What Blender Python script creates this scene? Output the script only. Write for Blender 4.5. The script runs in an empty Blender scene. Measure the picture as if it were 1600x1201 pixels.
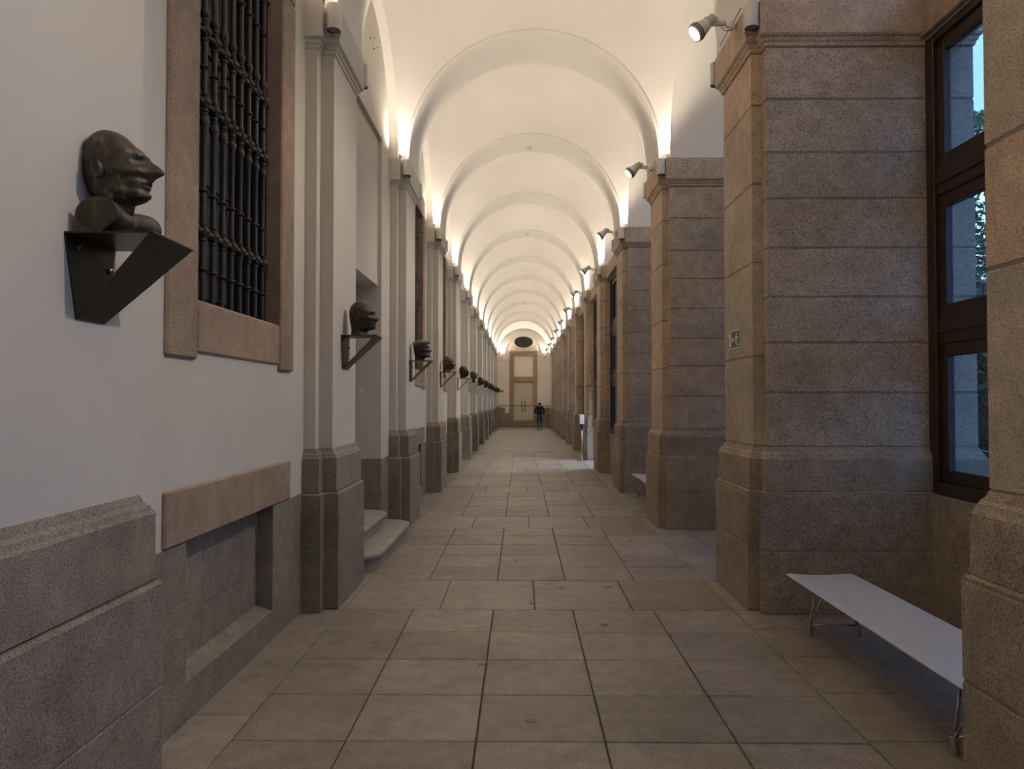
import bpy, bmesh, math, random
from mathutils import Vector, Matrix, noise
random.seed(7)
PI = math.pi
S = bpy.context.scene
C = S.collection

# ------------------------------------------------------------------ camera
cd = bpy.data.cameras.new('camera'); cam = bpy.data.objects.new('camera', cd); C.objects.link(cam)
cd.sensor_width = 36.0; cd.lens = 27.0; cd.clip_start = 0.05; cd.clip_end = 400
cam.location = (0, 0, 1.65)
cam.rotation_euler = (PI/2 + math.atan(27.5/1200), 0, math.atan(14/1200))
S.camera = cam
# ------------------------------------------------------------------ world, sun, exposure
w = bpy.data.worlds.new('world'); S.world = w; w.use_nodes = True
wn = w.node_tree.nodes; wl = w.node_tree.links; wn.clear()
wo = wn.new('ShaderNodeOutputWorld'); wb = wn.new('ShaderNodeBackground')
wb.inputs['Color'].default_value = (0.54, 0.71, 1.0, 1); wb.inputs['Strength'].default_value = 4.8
wl.new(wb.outputs[0], wo.inputs[0])
sd = bpy.data.lights.new('sun', 'SUN'); sun = bpy.data.objects.new('sun', sd); C.objects.link(sun)
sd.energy = 20.0; sd.angle = math.radians(2); sd.color = (1, 0.96, 0.9)
sun.rotation_euler = (0, math.radians(-52), math.radians(-8))
S.view_settings.view_transform = 'Standard'; S.view_settings.look = 'None'
S.view_settings.gamma = 1.0; S.view_settings.use_curve_mapping = False
S.view_settings.exposure = 0.62
UP_W = 50.0        # watts of one uplight tube
SPOT_W = 112.0      # watts of one picture spot
WARM = (1.0, 0.86, 0.70)

# ------------------------------------------------------------------ materials
def nodes(name):
    m = bpy.data.materials.new(name); m.use_nodes = True
    nt = m.node_tree; b = nt.nodes['Principled BSDF']
    return m, nt, b
def N(nt, t, **k):
    n = nt.nodes.new(t)
    for a, v in k.items():
        if a in n.inputs.keys(): n.inputs[a].default_value = v
        else: setattr(n, a, v)
    return n
def simple(name, col, rough=.5, metal=0., spec=.5):
    m, nt, b = nodes(name)
    b.inputs['Base Color'].default_value = (*col, 1); b.inputs['Roughness'].default_value = rough
    b.inputs['Metallic'].default_value = metal; b.inputs['Specular IOR Level'].default_value = spec
    return m
def mixc(nt, fac, a, b, bt='MIX'):
    n = nt.nodes.new('ShaderNodeMix'); n.data_type = 'RGBA'; n.blend_type = bt
    for i, v in ((0, fac), (6, a), (7, b)):
        if hasattr(v, 'is_output'): nt.links.new(v, n.inputs[i])
        elif isinstance(v, tuple): n.inputs[i].default_value = (*v, 1)
        else: n.inputs[i].default_value = v
    return n.outputs[2]
def ramp(nt, inp, stops):
    r = nt.nodes.new('ShaderNodeValToRGB'); nt.links.new(inp, r.inputs[0])
    e = r.color_ramp.elements
    while len(e) < len(stops): e.new(.5)
    for el, (p, c) in zip(e, stops):
        el.position = p; el.color = (*c, 1) if isinstance(c, tuple) else (c, c, c, 1)
    return r.outputs[0]
def granite(name, ca, cb, speck=.55, rough=.72, bump=.35, sc=125, polish=False):
    """speckled stone: two body colours picked per block, dark mica flecks, pale feldspar, broad stains"""
    m, nt, b = nodes(name)
    geo = N(nt, 'ShaderNodeNewGeometry'); oi = N(nt, 'ShaderNodeObjectInfo')
    pos = geo.outputs['Position']
    n1 = N(nt, 'ShaderNodeTexNoise', Scale=sc, Detail=2.0, Roughness=.6); nt.links.new(pos, n1.inputs['Vector'])
    n2 = N(nt, 'ShaderNodeTexNoise', Scale=sc*.55, Detail=2.0); nt.links.new(pos, n2.inputs['Vector'])
    n3 = N(nt, 'ShaderNodeTexNoise', Scale=1.7, Detail=5.0, Roughness=.62); nt.links.new(pos, n3.inputs['Vector'])
    n4 = N(nt, 'ShaderNodeTexNoise', Scale=9.0, Detail=4.0); nt.links.new(pos, n4.inputs['Vector'])
    body = mixc(nt, oi.outputs['Random'], ca, cb)
    big = ramp(nt, n3.outputs[0], [(.3, .78), (.55, 1.0), (.75, 1.12)])
    c = mixc(nt, 1.0, body, big, 'MULTIPLY')
    med = ramp(nt, n4.outputs[0], [(.3, .85), (.7, 1.12)])
    c = mixc(nt, 1.0, c, med, 'MULTIPLY')
    dk = ramp(nt, n1.outputs[0], [(.36, 1-speck), (.50, 1.0), (.62, 1.0), (.72, 1.35)])
    c = mixc(nt, 1.0, c, dk, 'MULTIPLY')
    dk2 = ramp(nt, n2.outputs[0], [(.34, 1-speck*.6), (.47, 1.0)])
    c = mixc(nt, 1.0, c, dk2, 'MULTIPLY')
    nt.links.new(c, b.inputs['Base Color'])
    b.inputs['Roughness'].default_value = rough; b.inputs['Specular IOR Level'].default_value = .35
    bp = N(nt, 'ShaderNodeBump', Strength=bump, Distance=.004)
    ad = N(nt, 'ShaderNodeMath', operation='ADD'); nt.links.new(n2.outputs[0], ad.inputs[0])
    m2 = N(nt, 'ShaderNodeMath', operation='MULTIPLY'); m2.inputs[1].default_value = 2.0
    nt.links.new(n4.outputs[0], m2.inputs[0]); nt.links.new(m2.outputs[0], ad.inputs[1])
    nt.links.new(ad.outputs[0], bp.inputs['Height']); nt.links.new(bp.outputs[0], b.inputs['Normal'])
    return m
def plaster(name, col):
    m, nt, b = nodes(name)
    geo = N(nt, 'ShaderNodeNewGeometry')
    n = N(nt, 'ShaderNodeTexNoise', Scale=.9, Detail=4.0); nt.links.new(geo.outputs['Position'], n.inputs['Vector'])
    n2 = N(nt, 'ShaderNodeTexNoise', Scale=14.0, Detail=4.0); nt.links.new(geo.outputs['Position'], n2.inputs['Vector'])
    r = ramp(nt, n.outputs[0], [(.3, .93), (.7, 1.03)])
    nt.links.new(mixc(nt, 1.0, col, r, 'MULTIPLY'), b.inputs['Base Color'])
    b.inputs['Roughness'].default_value = .85; b.inputs['Specular IOR Level'].default_value = .2
    bp = N(nt, 'ShaderNodeBump', Strength=.12, Distance=.01)
    nt.links.new(n2.outputs[0], bp.inputs['Height']); nt.links.new(bp.outputs[0], b.inputs['Normal'])
    return m
def bronze(name, c1, c2, c3, amt=.5, rough=.42):
    m, nt, b = nodes(name)
    tc = N(nt, 'ShaderNodeTexCoord')
    mp = N(nt, 'ShaderNodeMapping'); mp.inputs['Scale'].default_value = (1, 1, .35)
    nt.links.new(tc.outputs['Object'], mp.inputs[0])
    n = N(nt, 'ShaderNodeTexNoise', Scale=32.0, Detail=6.0, Roughness=.65); nt.links.new(mp.outputs[0], n.inputs['Vector'])
    n2 = N(nt, 'ShaderNodeTexNoise', Scale=12.0, Detail=4.0); nt.links.new(tc.outputs['Object'], n2.inputs['Vector'])
    c = mixc(nt, ramp(nt, n2.outputs[0], [(.35, 0.), (.65, 1.)]), c1, c2)
    c = mixc(nt, ramp(nt, n.outputs[0], [(.52, 0.), (.68, amt)]), c, c3)
    nt.links.new(c, b.inputs['Base Color'])
    b.inputs['Metallic'].default_value = .45; b.inputs['Roughness'].default_value = rough
    bp = N(nt, 'ShaderNodeBump', Strength=.35, Distance=.004)
    nt.links.new(n.outputs[0], bp.inputs['Height']); nt.links.new(bp.outputs[0], b.inputs['Normal'])
    return m
def glassm(name, tint, refl=.09):
    m = bpy.data.materials.new(name); m.use_nodes = True; nt = m.node_tree; nt.nodes.clear()
    o = nt.nodes.new('ShaderNodeOutputMaterial'); mx = nt.nodes.new('ShaderNodeMixShader')
    t = nt.nodes.new('ShaderNodeBsdfTransparent'); g = nt.nodes.new('ShaderNodeBsdfGlossy')
    t.inputs[0].default_value = (*tint, 1); g.inputs['Roughness'].default_value = .01
    fr = nt.nodes.new('ShaderNodeLayerWeight'); fr.inputs[0].default_value = .3
    r = nt.nodes.new('ShaderNodeMapRange'); r.inputs[3].default_value = refl*.6; r.inputs[4].default_value = refl*5
    nt.links.new(fr.outputs['Facing'], r.inputs[0]); nt.links.new(r.outputs[0], mx.inputs[0])
    nt.links.new(t.outputs[0], mx.inputs[1]); nt.links.new(g.outputs[0], mx.inputs[2]); nt.links.new(mx.outputs[0], o.inputs[0])
    return m
def emis(name, col, st):
    m, nt, b = nodes(name)
    b.inputs['Base Color'].default_value = (*col, 1)
    b.inputs['Emission Color'].default_value = (*col, 1); b.inputs['Emission Strength'].default_value = st
    return m
def noisy(name, c1, c2, sc, rough=.6, det=4.0):
    m, nt, b = nodes(name)
    g = N(nt, 'ShaderNodeNewGeometry'); n = N(nt, 'ShaderNodeTexNoise', Scale=sc, Detail=det)
    nt.links.new(g.outputs['Position'], n.inputs['Vector'])
    nt.links.new(mixc(nt, ramp(nt, n.outputs[0], [(.35, 0.), (.65, 1.)]), c1, c2), b.inputs['Base Color'])
    b.inputs['Roughness'].default_value = rough
    return m

M = {}
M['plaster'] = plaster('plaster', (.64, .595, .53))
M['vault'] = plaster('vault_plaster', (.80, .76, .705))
M['side'] = granite('granite_grey', (.74, .545, .41), (.58, .485, .385), speck=.7, sc=150)
M['front'] = granite('granite_ochre', (.76, .545, .385), (.60, .50, .385), speck=.55, sc=190)
M['base'] = granite('granite_base', (.50, .395, .30), (.42, .345, .27), speck=.65, sc=150, bump=.7)
M['lbase'] = granite('granite_left', (.37, .305, .24), (.305, .262, .215), speck=.6, sc=180)
M['surround'] = granite('granite_surround', (.46, .33, .235), (.40, .29, .21), speck=.5, bump=.5, sc=200)
M['slab'] = granite('flagstone', (.45, .38, .315), (.33, .285, .24), speck=.5, rough=.45, sc=170, bump=.18)
M['slab_grey'] = granite('flagstone_grey', (.40, .36, .32), (.34, .315, .285), speck=.3, rough=.45, bump=.15)
M['mortar'] = granite('mortar', (.36, .28, .21), (.33, .26, .20), speck=.3)
M['grout'] = noisy('grout', (.10, .085, .07), (.14, .12, .10), 20, .9)
M['plug'] = noisy('plug', (.20, .17, .14), (.27, .235, .20), 30, .7)
M['step'] = noisy('step_stone', (.35, .31, .26), (.28, .255, .215), 8, .55)
M['iron'] = noisy('iron', (.040, .036, .034), (.060, .052, .048), 40, .5)
M['iron'].node_tree.nodes['Principled BSDF'].inputs['Metallic'].default_value = .35
M['shutter'] = noisy('shutter_wood', (.022, .020, .019), (.045, .04, .037), 12, .6)
M['wood'] = noisy('dark_wood', (.030, .017, .012), (.048, .027, .019), 9, .42)
M['steel'] = noisy('black_steel', (.030, .027, .025), (.048, .042, .038), 14, .38)
M['steel'].node_tree.nodes['Principled BSDF'].inputs['Metallic'].default_value = .5
M['tube'] = simple('lamp_white', (.62, .60, .56), .4)
M['lamp_dark'] = simple('lamp_dark', (.05, .045, .045), .4)
M['glow'] = emis('lamp_glow', (1, .90, .78), 5)
M['lens'] = simple('lens_glass', (.25, .25, .26), .08)
M['bench'] = simple('bench_metal', (.78, .78, .78), .38, .3)
M['chrome'] = simple('chrome', (.55, .53, .50), .25, 1.0)
M['glass'] = glassm('glass', (.38, .49, .62)); M['clear_glass'] = glassm('clear_glass', (.90, .93, .96))
M['door_paint'] = simple('door_paint', (.60, .56, .48), .55)
M['black'] = simple('black_plastic', (.02, .02, .02), .4)
M['white'] = simple('white_plastic', (.75, .75, .73), .4)
M['sign_green'] = simple('sign_green', (.012, .075, .045), .4)
M['sign_pale'] = simple('sign_pale', (.70, .72, .52), .4)
M['facade'] = noisy('facade_paint', (.80, .80, .78), (.88, .88, .86), 1.2, .8)
M['leaf'] = noisy('leaf', (.018, .085, .030), (.05, .17, .045), .9, .5)
M['leaf2'] = noisy('leaf_dark', (.010, .040, .018), (.025, .085, .03), .9, .5)
M['bark'] = noisy('bark', (.06, .045, .03), (.10, .08, .055), 8, .9)
M['lawn'] = noisy('lawn', (.02, .06, .015), (.05, .10, .03), 3, .9)
M['skin'] = simple('skin', (.42, .26, .19), .5)
M['hair'] = simple('hair', (.012, .010, .009), .5)
M['jacket'] = simple('jacket', (.012, .012, .015), .8)
M['jeans'] = noisy('jeans', (.05, .075, .12), (.08, .11, .17), 30, .85)
BR = [bronze('bronze_green', (.050, .038, .027), (.085, .064, .042), (.17, .185, .125), .9, .5),
      bronze('bronze_brown', (.040, .029, .021), (.060, .043, .031), (.06, .055, .042), .3, .45),
      bronze('bronze_black', (.030, .022, .018), (.045, .033, .025), (.05, .05, .04), .3),
      bronze('bronze_ruddy', (.075, .048, .030), (.105, .068, .042), (.06, .05, .04), .4),
      bronze('bronze_slate', (.022, .026, .027), (.035, .04, .042), (.05, .06, .06), .4)]
M['verdigris'] = bronze('verdigris', (.15, .185, .125), (.26, .30, .21), (.05, .06, .04), .6, .7)

# ------------------------------------------------------------------ mesh helpers
def mesh(name, v, f, smooth=False, mats=None, fm=None):
    me = bpy.data.meshes.new(name); me.from_pydata([tuple(a) for a in v], [], f); me.update()
    if smooth is True: me.polygons.foreach_set('use_smooth', [True]*len(me.polygons))
    if mats:
        for m in mats: me.materials.append(m)
        if fm: me.polygons.foreach_set('material_index', fm)
    return me
def obj(name, me, mat=None, parent=None, loc=(0, 0, 0), rot=(0, 0, 0)):
    o = bpy.data.objects.new(name, me)
    if mat is not None and len(me.materials) == 0: me.materials.append(mat)
    C.objects.link(o); o.location = loc; o.rotation_euler = rot
    if parent is not None: o.parent = parent
    return o
def empty(name, loc=(0, 0, 0), rz=0, parent=None):
    o = bpy.data.objects.new(name, None); C.objects.link(o); o.location = loc; o.rotation_euler = (0, 0, rz)
    o.empty_display_size = .1
    if parent is not None: o.parent = parent
    return o
def tag(o, label=None, cat=None, group=None, kind=None):
    if label: o['label'] = label
    if cat: o['category'] = cat
    if group: o['group'] = group
    if kind: o['kind'] = kind
    return o
class MB:
    """collects raw geometry"""
    def __init__(s): s.v = []; s.f = []; s.m = []; s.cm = 0
    def add(s, v, f):
        n = len(s.v); s.v += [tuple(a) for a in v]; s.f += [tuple(i+n for i in q) for q in f]; s.m += [s.cm]*len(f); return s
    def box(s, x0, x1, y0, y1, z0, z1, b=0):
        if b <= 0:
            v = [(x, y, z) for z in (z0, z1) for x, y in ((x0, y0), (x1, y0), (x1, y1), (x0, y1))]
            return s.add(v, [(3, 2, 1, 0), (4, 5, 6, 7), (0, 1, 5, 4), (1, 2, 6, 5), (2, 3, 7, 6), (3, 0, 4, 7)])
        bm = bmesh.new(); bmesh.ops.create_cube(bm, size=1)
        for q in bm.verts: q.co = Vector(((x0+x1)/2+q.co.x*(x1-x0), (y0+y1)/2+q.co.y*(y1-y0), (z0+z1)/2+q.co.z*(z1-z0)))
        bmesh.ops.bevel(bm, geom=bm.edges[:], offset=b, segments=1, profile=.5, affect='EDGES')
        bm.verts.index_update(); s.add([q.co[:] for q in bm.verts], [tuple(x.index for x in fc.verts) for fc in bm.faces]); bm.free(); return s
    def rings(s, R, cap=True):
        n = len(R[0]); v = [p for r in R for p in r]; f = []
        for i in range(len(R)-1):
            for j in range(n):
                k = (j+1) % n; f.append((i*n+j, i*n+k, (i+1)*n+k, (i+1)*n+j))
        if cap: f.append(tuple(reversed(range(n)))); f.append(tuple((len(R)-1)*n+j for j in range(n)))
        return s.add(v, f)
    def lathe(s, prof, n=12, org=(0, 0, 0), axis=(0, 0, 1), cap=True):
        a = Vector(axis).normalized(); u = a.orthogonal().normalized(); w_ = a.cross(u); o = Vector(org)
        R = [[tuple(o + a*z + (u*math.cos(2*PI*j/n)+w_*math.sin(2*PI*j/n))*max(r, 1e-5)) for j in range(n)] for r, z in prof]
        return s.rings(R, cap)
    def tube(s, pts, r, n=8):
        P = [Vector(p) for p in pts]; R = []
        up = None
        for i, p in enumerate(P):
            t = (P[min(i+1, len(P)-1)] - P[max(i-1, 0)]).normalized()
            if up is None: up = t.orthogonal().normalized()
            up = (up - t*up.dot(t)).normalized(); w_ = t.cross(up)
            rr = r[i] if isinstance(r, (list, tuple)) else r
            R.append([tuple(p + (up*math.cos(2*PI*j/n)+w_*math.sin(2*PI*j/n))*rr) for j in range(n)])
        return s.rings(R)
    def mesh(s, name, smooth=False, mats=None): return mesh(name, s.v, s.f, smooth, mats, s.m if mats else None)
def autosmooth(me, deg=35):
    me.polygons.foreach_set('use_smooth', [True]*len(me.polygons))
    me.set_sharp_from_angle(angle=math.radians(deg)); return me
def slab_rings(poly, prof):
    """stack of outlines: prof=[(z, offset)] through poly(offset)->[(x,y)]"""
    return [[(x, y, z) for x, y in poly(o)] for z, o in prof]

# ------------------------------------------------------------------ dimensions
P0, BAY, NP = 6.15, 3.97, 11
def cy(k): return P0 + .5 + BAY*k          # centre of pilaster k; k=0 is the second one seen, k=-1 the nearest
CX = .17; ZT = 4.86; ZS = 4.93; RV = 1.74; RA = 1.66; RC = 1.425
XL = -1.73; XR = 3.22; YEND = 52.0; YBACK = cy(-3) - .2
KS = list(range(-2, NP))

# ================================================================== CEILING
RS, XH, YH = 2.27, 1.79, 1.50       # each bay is a sail vault: a spherical cap over the bay, cut by four arches
def vault():
    mb = MB()
    bounds = [YBACK-.6] + [cy(k) for k in KS] + [YEND]
    for a, b in zip(bounds[:-1], bounds[1:]):
        yc = (a+b)/2; sy = ((b-a)/2-.485)/YH if b < YEND and a > YBACK-.5 else ((b-a)/2-.2)/YH
        NY, NX = 40, 48; V = []; F = []
        for i in range(NY+1):
            y = YH*math.sin(PI/2*(2*i/NY-1)*.999)/math.sin(PI/2*.999)
            xm = min(XH, math.sqrt(RS*RS-y*y))
            row = [-XH] + [xm*math.sin(PI/2*(2*j/NX-1)) for j in range(NX+1)] + [XH]
            for j, x in enumerate(row):
                z = ZS + math.sqrt(max(0, RS*RS-x*x-y*y)) if abs(x) <= xm+1e-9 else ZS
                V.append((CX+x, yc+y*sy, z))
        W_ = NX+3
        for i in range(NY):
            for j in range(W_-1):
                q = i*W_+j; F.append((q, q+1, q+W_+1, q+W_))
        mb.add(V, F)
        rc = math.sqrt(RS*RS-XH*XH); n = 36
        for xo, sg in ((XR+.03, 1), (XL-.03, -1)):      # arch soffits over the side openings
            V = []; F = []
            V += [(CX+sg*XH, yc-rc*sy, ZT-.02), (xo, yc-rc*sy, ZT-.02)]
            for i in range(n+1):
                t = PI*i/n; V += [(CX+sg*XH, yc-rc*math.cos(t)*sy, ZS+rc*math.sin(t)), (xo, yc-rc*math.cos(t)*sy, ZS+rc*math.sin(t))]
            V += [(CX+sg*XH, yc+rc*sy, ZT-.02), (xo, yc+rc*sy, ZT-.02)]
            for i in range(n+2): F.append((2*i, 2*i+1, 2*i+3, 2*i+2))
            mb.add(V, F)
            # spandrel between the arch and the transverse rib
            V = []; F = []
            for sd in (-1, 1):
                k0 = len(V); e = (b-a)/2
                V += [(CX+sg*XH, yc+sd*rc*sy, ZT-.02), (CX+sg*XH, yc+sd*e, ZT-.02), (CX+sg*XH, yc+sd*e, ZS+.02), (CX+sg*XH, yc+sd*rc*sy, ZS+.02)]
                F.append((k0, k0+1, k0+2, k0+3))
            mb.add(V, F)
    me = mb.mesh('vault'); return autosmooth(me, 40)
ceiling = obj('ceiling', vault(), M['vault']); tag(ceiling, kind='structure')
def arch_mesh():
    mb = MB(); hw = .484; R = []
    angs = [(1, 0, ZT)] ; n = 48
    prof = []
    def ring(ca, sa, dz):
        return [(CX+r*ca, y, ZS+r*sa+dz) for r, y in ((RV+.03, -hw), (RA+.012, -hw), (RA, -hw+.012), (RA, hw-.012), (RA+.012, hw), (RV+.03, hw))]
    R.append(ring(1, 0, ZT-ZS))
    for i in range(n+1): R.append(ring(math.cos(PI*i/n), math.sin(PI*i/n), 0))
    R.append(ring(-1, 0, ZT-ZS))
    mb.rings(R); return autosmooth(mb.mesh('arch'), 30)
am = arch_mesh()
for k in KS: obj('transverse_arch', am, M['vault'], ceiling, (0, cy(k), 0))
# unseen slab and walls added over the gallery to block sun and sky
u = MB(); u.box(-3.2, 3.5, YBACK-1, YEND+2, 7.3, 7.8); u.box(-3.2, -2.6, YBACK-1, YEND+2, 7.8, 13); u.box(3.22, 3.5, YBACK-1, YEND+2, 6.6, 13)
tag(obj('sky_blocker', u.mesh('sky_blocker'), M['facade']), kind='structure')

# ================================================================== FLOOR
fl = MB(); fl.box(-2.4, 3.9, YBACK-.6, YEND+.4, -.3, -.012)
floor = obj('floor', fl.mesh('floor'), M['grout']); tag(floor, kind='structure')
slab_cache = {}
def slab(x0, x1, y0, y1, mat, far):
    g = .004
    w_, l = round(x1-x0-2*g, 3), round(y1-y0-2*g, 3)
    dz = random.uniform(-.0015, .0015)
    if far is not None:
        far.box(x0+g, x1-g, y0+g, y1-g, -.05, dz); return
    key = (w_, l, mat)
    if key not in slab_cache:
        mb = MB(); b = .004
        poly = lambda o: [(-w_/2+o, -l/2+o), (w_/2-o, -l/2+o), (w_/2-o, l/2-o), (-w_/2+o, l/2-o)]
        mb.rings(slab_rings(poly, [(-.05, 0), (-b, 0), (0, b)])); slab_cache[key] = mb.mesh('flagstone')
    obj('flagstone', slab_cache[key], M[mat], floor, ((x0+x1)/2, (y0+y1)/2, dz))
XC = [-1.42, -.857, -.22, .41, 1.05, 1.69]
XB = [-1.42, -.65, .11, .89, 1.69]
far = MB()
for k in range(-3, NP):
    s = cy(k)-.5; fa = far if (k > 4 or k < -1) else None
    for a, b in zip(XB[:-1], XB[1:]): slab(a, b, s, s+1.0, 'slab', fa)
    nr = 5; y0 = s+1.0; st = (BAY-1.0)/nr
    if k == NP-1: nr = 6
    for r in range(nr):
        for a, b in zip(XC[:-1], XC[1:]): slab(a, b, y0+r*st, y0+(r+1)*st, 'slab', fa)
    # left worn margin
    for a, b in ((s, s+1.9), (s+1.9, s+BAY)): slab(-1.78, -1.42, a, b, 'slab', fa)
    # right niche
    for i, (a, b) in enumerate(((1.69, 2.14), (2.14, 2.68), (2.68, XR))):
        off = (.0, .25, .1)[i]
        ys = [s] + [s+1.0+off+j*.62 for j in range(0, 5) if s+1.0+off+j*.62 < s+BAY-.15] + [s+BAY]
        for c, d in zip(ys[:-1], ys[1:]): slab(a, b, c, d, 'slab_grey' if k >= 0 else 'slab', fa)
for i, (x, y) in enumerate(((.10, 6.35), (.36, 6.88), (.78, 6.9), (-.25, 4.88), (1.30, 9.2), (.05, 4.02), (-1.0, 5.3), (.62, 5.75), (-.05, 8.0))):
    mb = MB(); mb.lathe([(.0001, -.01), (.030, -.01), (.030, .0018), (.027, .0024), (.0001, .0024)], 16, (x, y, 0)); obj('repair_plug', mb.mesh('repair_plug'), M['plug'], floor)
fo = obj('flagstone', far.mesh('flagstones_far'), M['slab'], floor); tag(fo, kind='stuff')

# ================================================================== LEFT WALL
WIN_L = [-1, 1, 2]; DOOR_L = [0]        # bay after pilaster k
def grid_boxes(mb, x0, x1, y0, y1, z0, z1, holes):
    Y = sorted({y0, y1, *[h[0] for h in holes], *[h[1] for h in holes]})
    Z = sorted({z0, z1, *[h[2] for h in holes], *[h[3] for h in holes]})
    for a, b in zip(Y[:-1], Y[1:]):
        for c, d in zip(Z[:-1], Z[1:]):
            if any(a >= h[0]-1e-6 and b <= h[1]+1e-6 and c >= h[2]-1e-6 and d <= h[3]+1e-6 for h in holes): continue
            mb.box(x0, x1, a, b, c, d)
wm = MB()
def bay0(k): return cy(k) - cy(-1)      # shift against the measured nearest bay
bounds = [-3] + KS
for k in bounds:
    o = bay0(k); ya = cy(k) if k > -3 else YBACK-.6
    yb = cy(k)+BAY if k < NP-1 else YEND
    if k == -3: ya = YBACK-.6
    if k in WIN_L: H = [(3.70+o, 5.72+o, 1.92, 5.22), (3.95+o, 5.35+o, .18, .94)]
    elif k in DOOR_L:
        H = [(7.79, 9.48, 0, 3.095)]
    else: H = []
    if k in DOOR_L:
        wm.box(-2.5, XL-.05, 7.79, 9.48, 3.095, 4.92)
        H = [(7.79, 9.48, 0, 4.92)]
    grid_boxes(wm, -2.5, XL, ya, yb, 0, 6.9, H)
wm.box(-3.3, -2.5, YBACK-1, YEND+1, -.1, 7.0)  # unseen backing added behind the openings, stops sun leaking through
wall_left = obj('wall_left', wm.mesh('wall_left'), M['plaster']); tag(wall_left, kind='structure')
# dado stones
def stone(parent, mat, x0, x1, y0, y1, z0, z1, b=.002, name='dado_stone'):
    mb = MB(); mb.box(x0, x1, y0, y1, z0, z1, b); return obj(name, mb.mesh(name), M[mat], parent)
for k in bounds:
    o = bay0(k); a = cy(k)+.6; b = cy(k)+BAY-.6
    if k == NP-1: b = YEND-1.2
    x0, x1 = XL-.14, XL+.006
    g = .002
    if k in WIN_L:
        stone(wall_left, 'lbase', x0, x1, a, 3.96+o-g, 0, .62); stone(wall_left, 'lbase', x0, x1, a, 3.96+o-g, .624, .93)
        stone(wall_left, 'lbase', x0, x1, 5.34+o+g, b, 0, .5); stone(wall_left, 'lbase', x0, x1, 5.34+o+g, b, .504, .93)
        # sill of the recess, with a sloping top
        mb = MB(); poly = [(x0-.1, 0), (x1, 0), (x1, .205), (x0+.03, .245), (x0-.1, .245)]
        mb.rings([[(x, y, z) for x, z in poly] for y in (3.96+o, 4.70+o-g)]); mb.rings([[(x, y, z) for x, z in poly] for y in (4.70+o+g, 5.34+o)])
        obj('sill_stone', mb.mesh('sill_stone'), M['lbase'], wall_left)
        for c, d, e, f in ((3.9, 4.42, .2, .95), (4.424, 5.05, .2, .48), (4.424, 5.05, .484, .95), (5.054, 5.4, .2, .95)):
            stone(wall_left, 'lbase', x0-.06, XL-.105, c+o, d+o, e, f, name='infill_stone')
        stone(wall_left, 'surround', XL-.2, XL+.02, 3.69+o, 5.70+o, .934, 1.215, .01, name='lintel_stone')
    elif k in DOOR_L:
        stone(wall_left, 'lbase', x0, x1, a, 7.79, 0, .93); stone(wall_left, 'lbase', x0, x1, 9.48, b, 0, .6); stone(wall_left, 'lbase', x0, x1, 9.48, b, .604, .95)
        stone(wall_left, 'lbase', -2.4, XL+.007, 9.465, 9.50, .3, .6, .004); stone(wall_left, 'lbase', -2.4, XL+.007, 9.465, 9.50, .604, .95, .004)
    else:
        m_ = (a+b)/2
        stone(wall_left, 'lbase', x0, x1, a, m_-g, 0, .93); stone(wall_left, 'lbase', x0, x1, m_+g, b, 0, .93)
# pilasters
def polyL(o):   # outline of a pilaster with its backing, offset o inwards
    a, b = .5-o, .62-o; xm, xb, xw = -1.46-o, -1.575-o*.9, -1.78
    return [(xw, -b), (xb, -b), (xb, -a), (xm, -a), (xm, a), (xb, a), (xb, b), (xw, b)]
def dense(pts, st):
    out = []
    for (x0, y0), (x1, y1) in zip(pts, pts[1:]+pts[:1]):
        n = max(1, int(math.hypot(x1-x0, y1-y0)/st))
        out += [(x0+(x1-x0)*i/n, y0+(y1-y0)*i/n) for i in range(n)]
    return out
def roughmesh(poly, prof, name, seed, amp=.003, zamp=.006, st=.09):
    """a weathered block: worn, wavy edges"""
    mb = MB(); base = len(dense(poly(0), st)); R = []
    for i, (z, o) in enumerate(prof):
        ring = []
        p0 = dense(poly(0), st); c0 = poly(0); c1 = poly(o)
        cx_ = sum(p[0] for p in c0)/len(c0); ex = (max(p[0] for p in c1)-min(p[0] for p in c1))/(max(p[0] for p in c0)-min(p[0] for p in c0))
        ox = (max(p[0] for p in c1)+min(p[0] for p in c1))/2; o0 = (max(p[0] for p in c0)+min(p[0] for p in c0))/2
        ey = (max(p[1] for p in c1)-min(p[1] for p in c1))/(max(p[1] for p in c0)-min(p[1] for p in c0))
        edge = i < 2 or i > len(prof)-3
        for x, y in p0:
            X, Y = ox+(x-o0)*ex, y*ey
            nv = noise.noise_vector(Vector((X*5+seed*3.1, Y*5, (0 if i < len(prof)/2 else 9)+seed)))
            n2 = noise.noise_vector(Vector((X*17+seed*3.1, Y*17, (0 if i < len(prof)/2 else 9)+seed)))
            dz = (nv.z*.8+n2.z*.5)*zamp if edge else 0
            if i == 0 or i == len(prof)-1: dz *= .6
            k_ = abs(n2.x+nv.x)*amp*(1.6 if edge else .12)
            ring.append((X-(X-ox)/max(.3, abs(X-ox))*k_, Y-(Y)/max(.2, abs(Y))*k_, z+dz))
        R.append(ring)
    mb.rings(R); return mb.mesh(name)
def ringmesh(poly, prof, name):
    mb = MB(); mb.rings(slab_rings(poly, prof)); return mb.mesh(name)
c_ = .006
shaftL = ringmesh(polyL, [(1.25, .07), (4.52, .07)], 'shaft')
blkL = [ringmesh(polyL, [(0, c_), (.006, 0), (.494, 0), (.50, c_)], 'base_stone'),
        ringmesh(polyL, [(.502, c_), (.508, 0), (.915, 0), (.93, .012)], 'base_stone'),
        ringmesh(polyL, [(.932, .03), (.936, .024), (1.20, .024), (1.215, .034), (1.222, .036), (1.232, .040), (1.245, .056), (1.262, .062), (1.275, .069), (1.285, .072)], 'base_moulding')]
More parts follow.
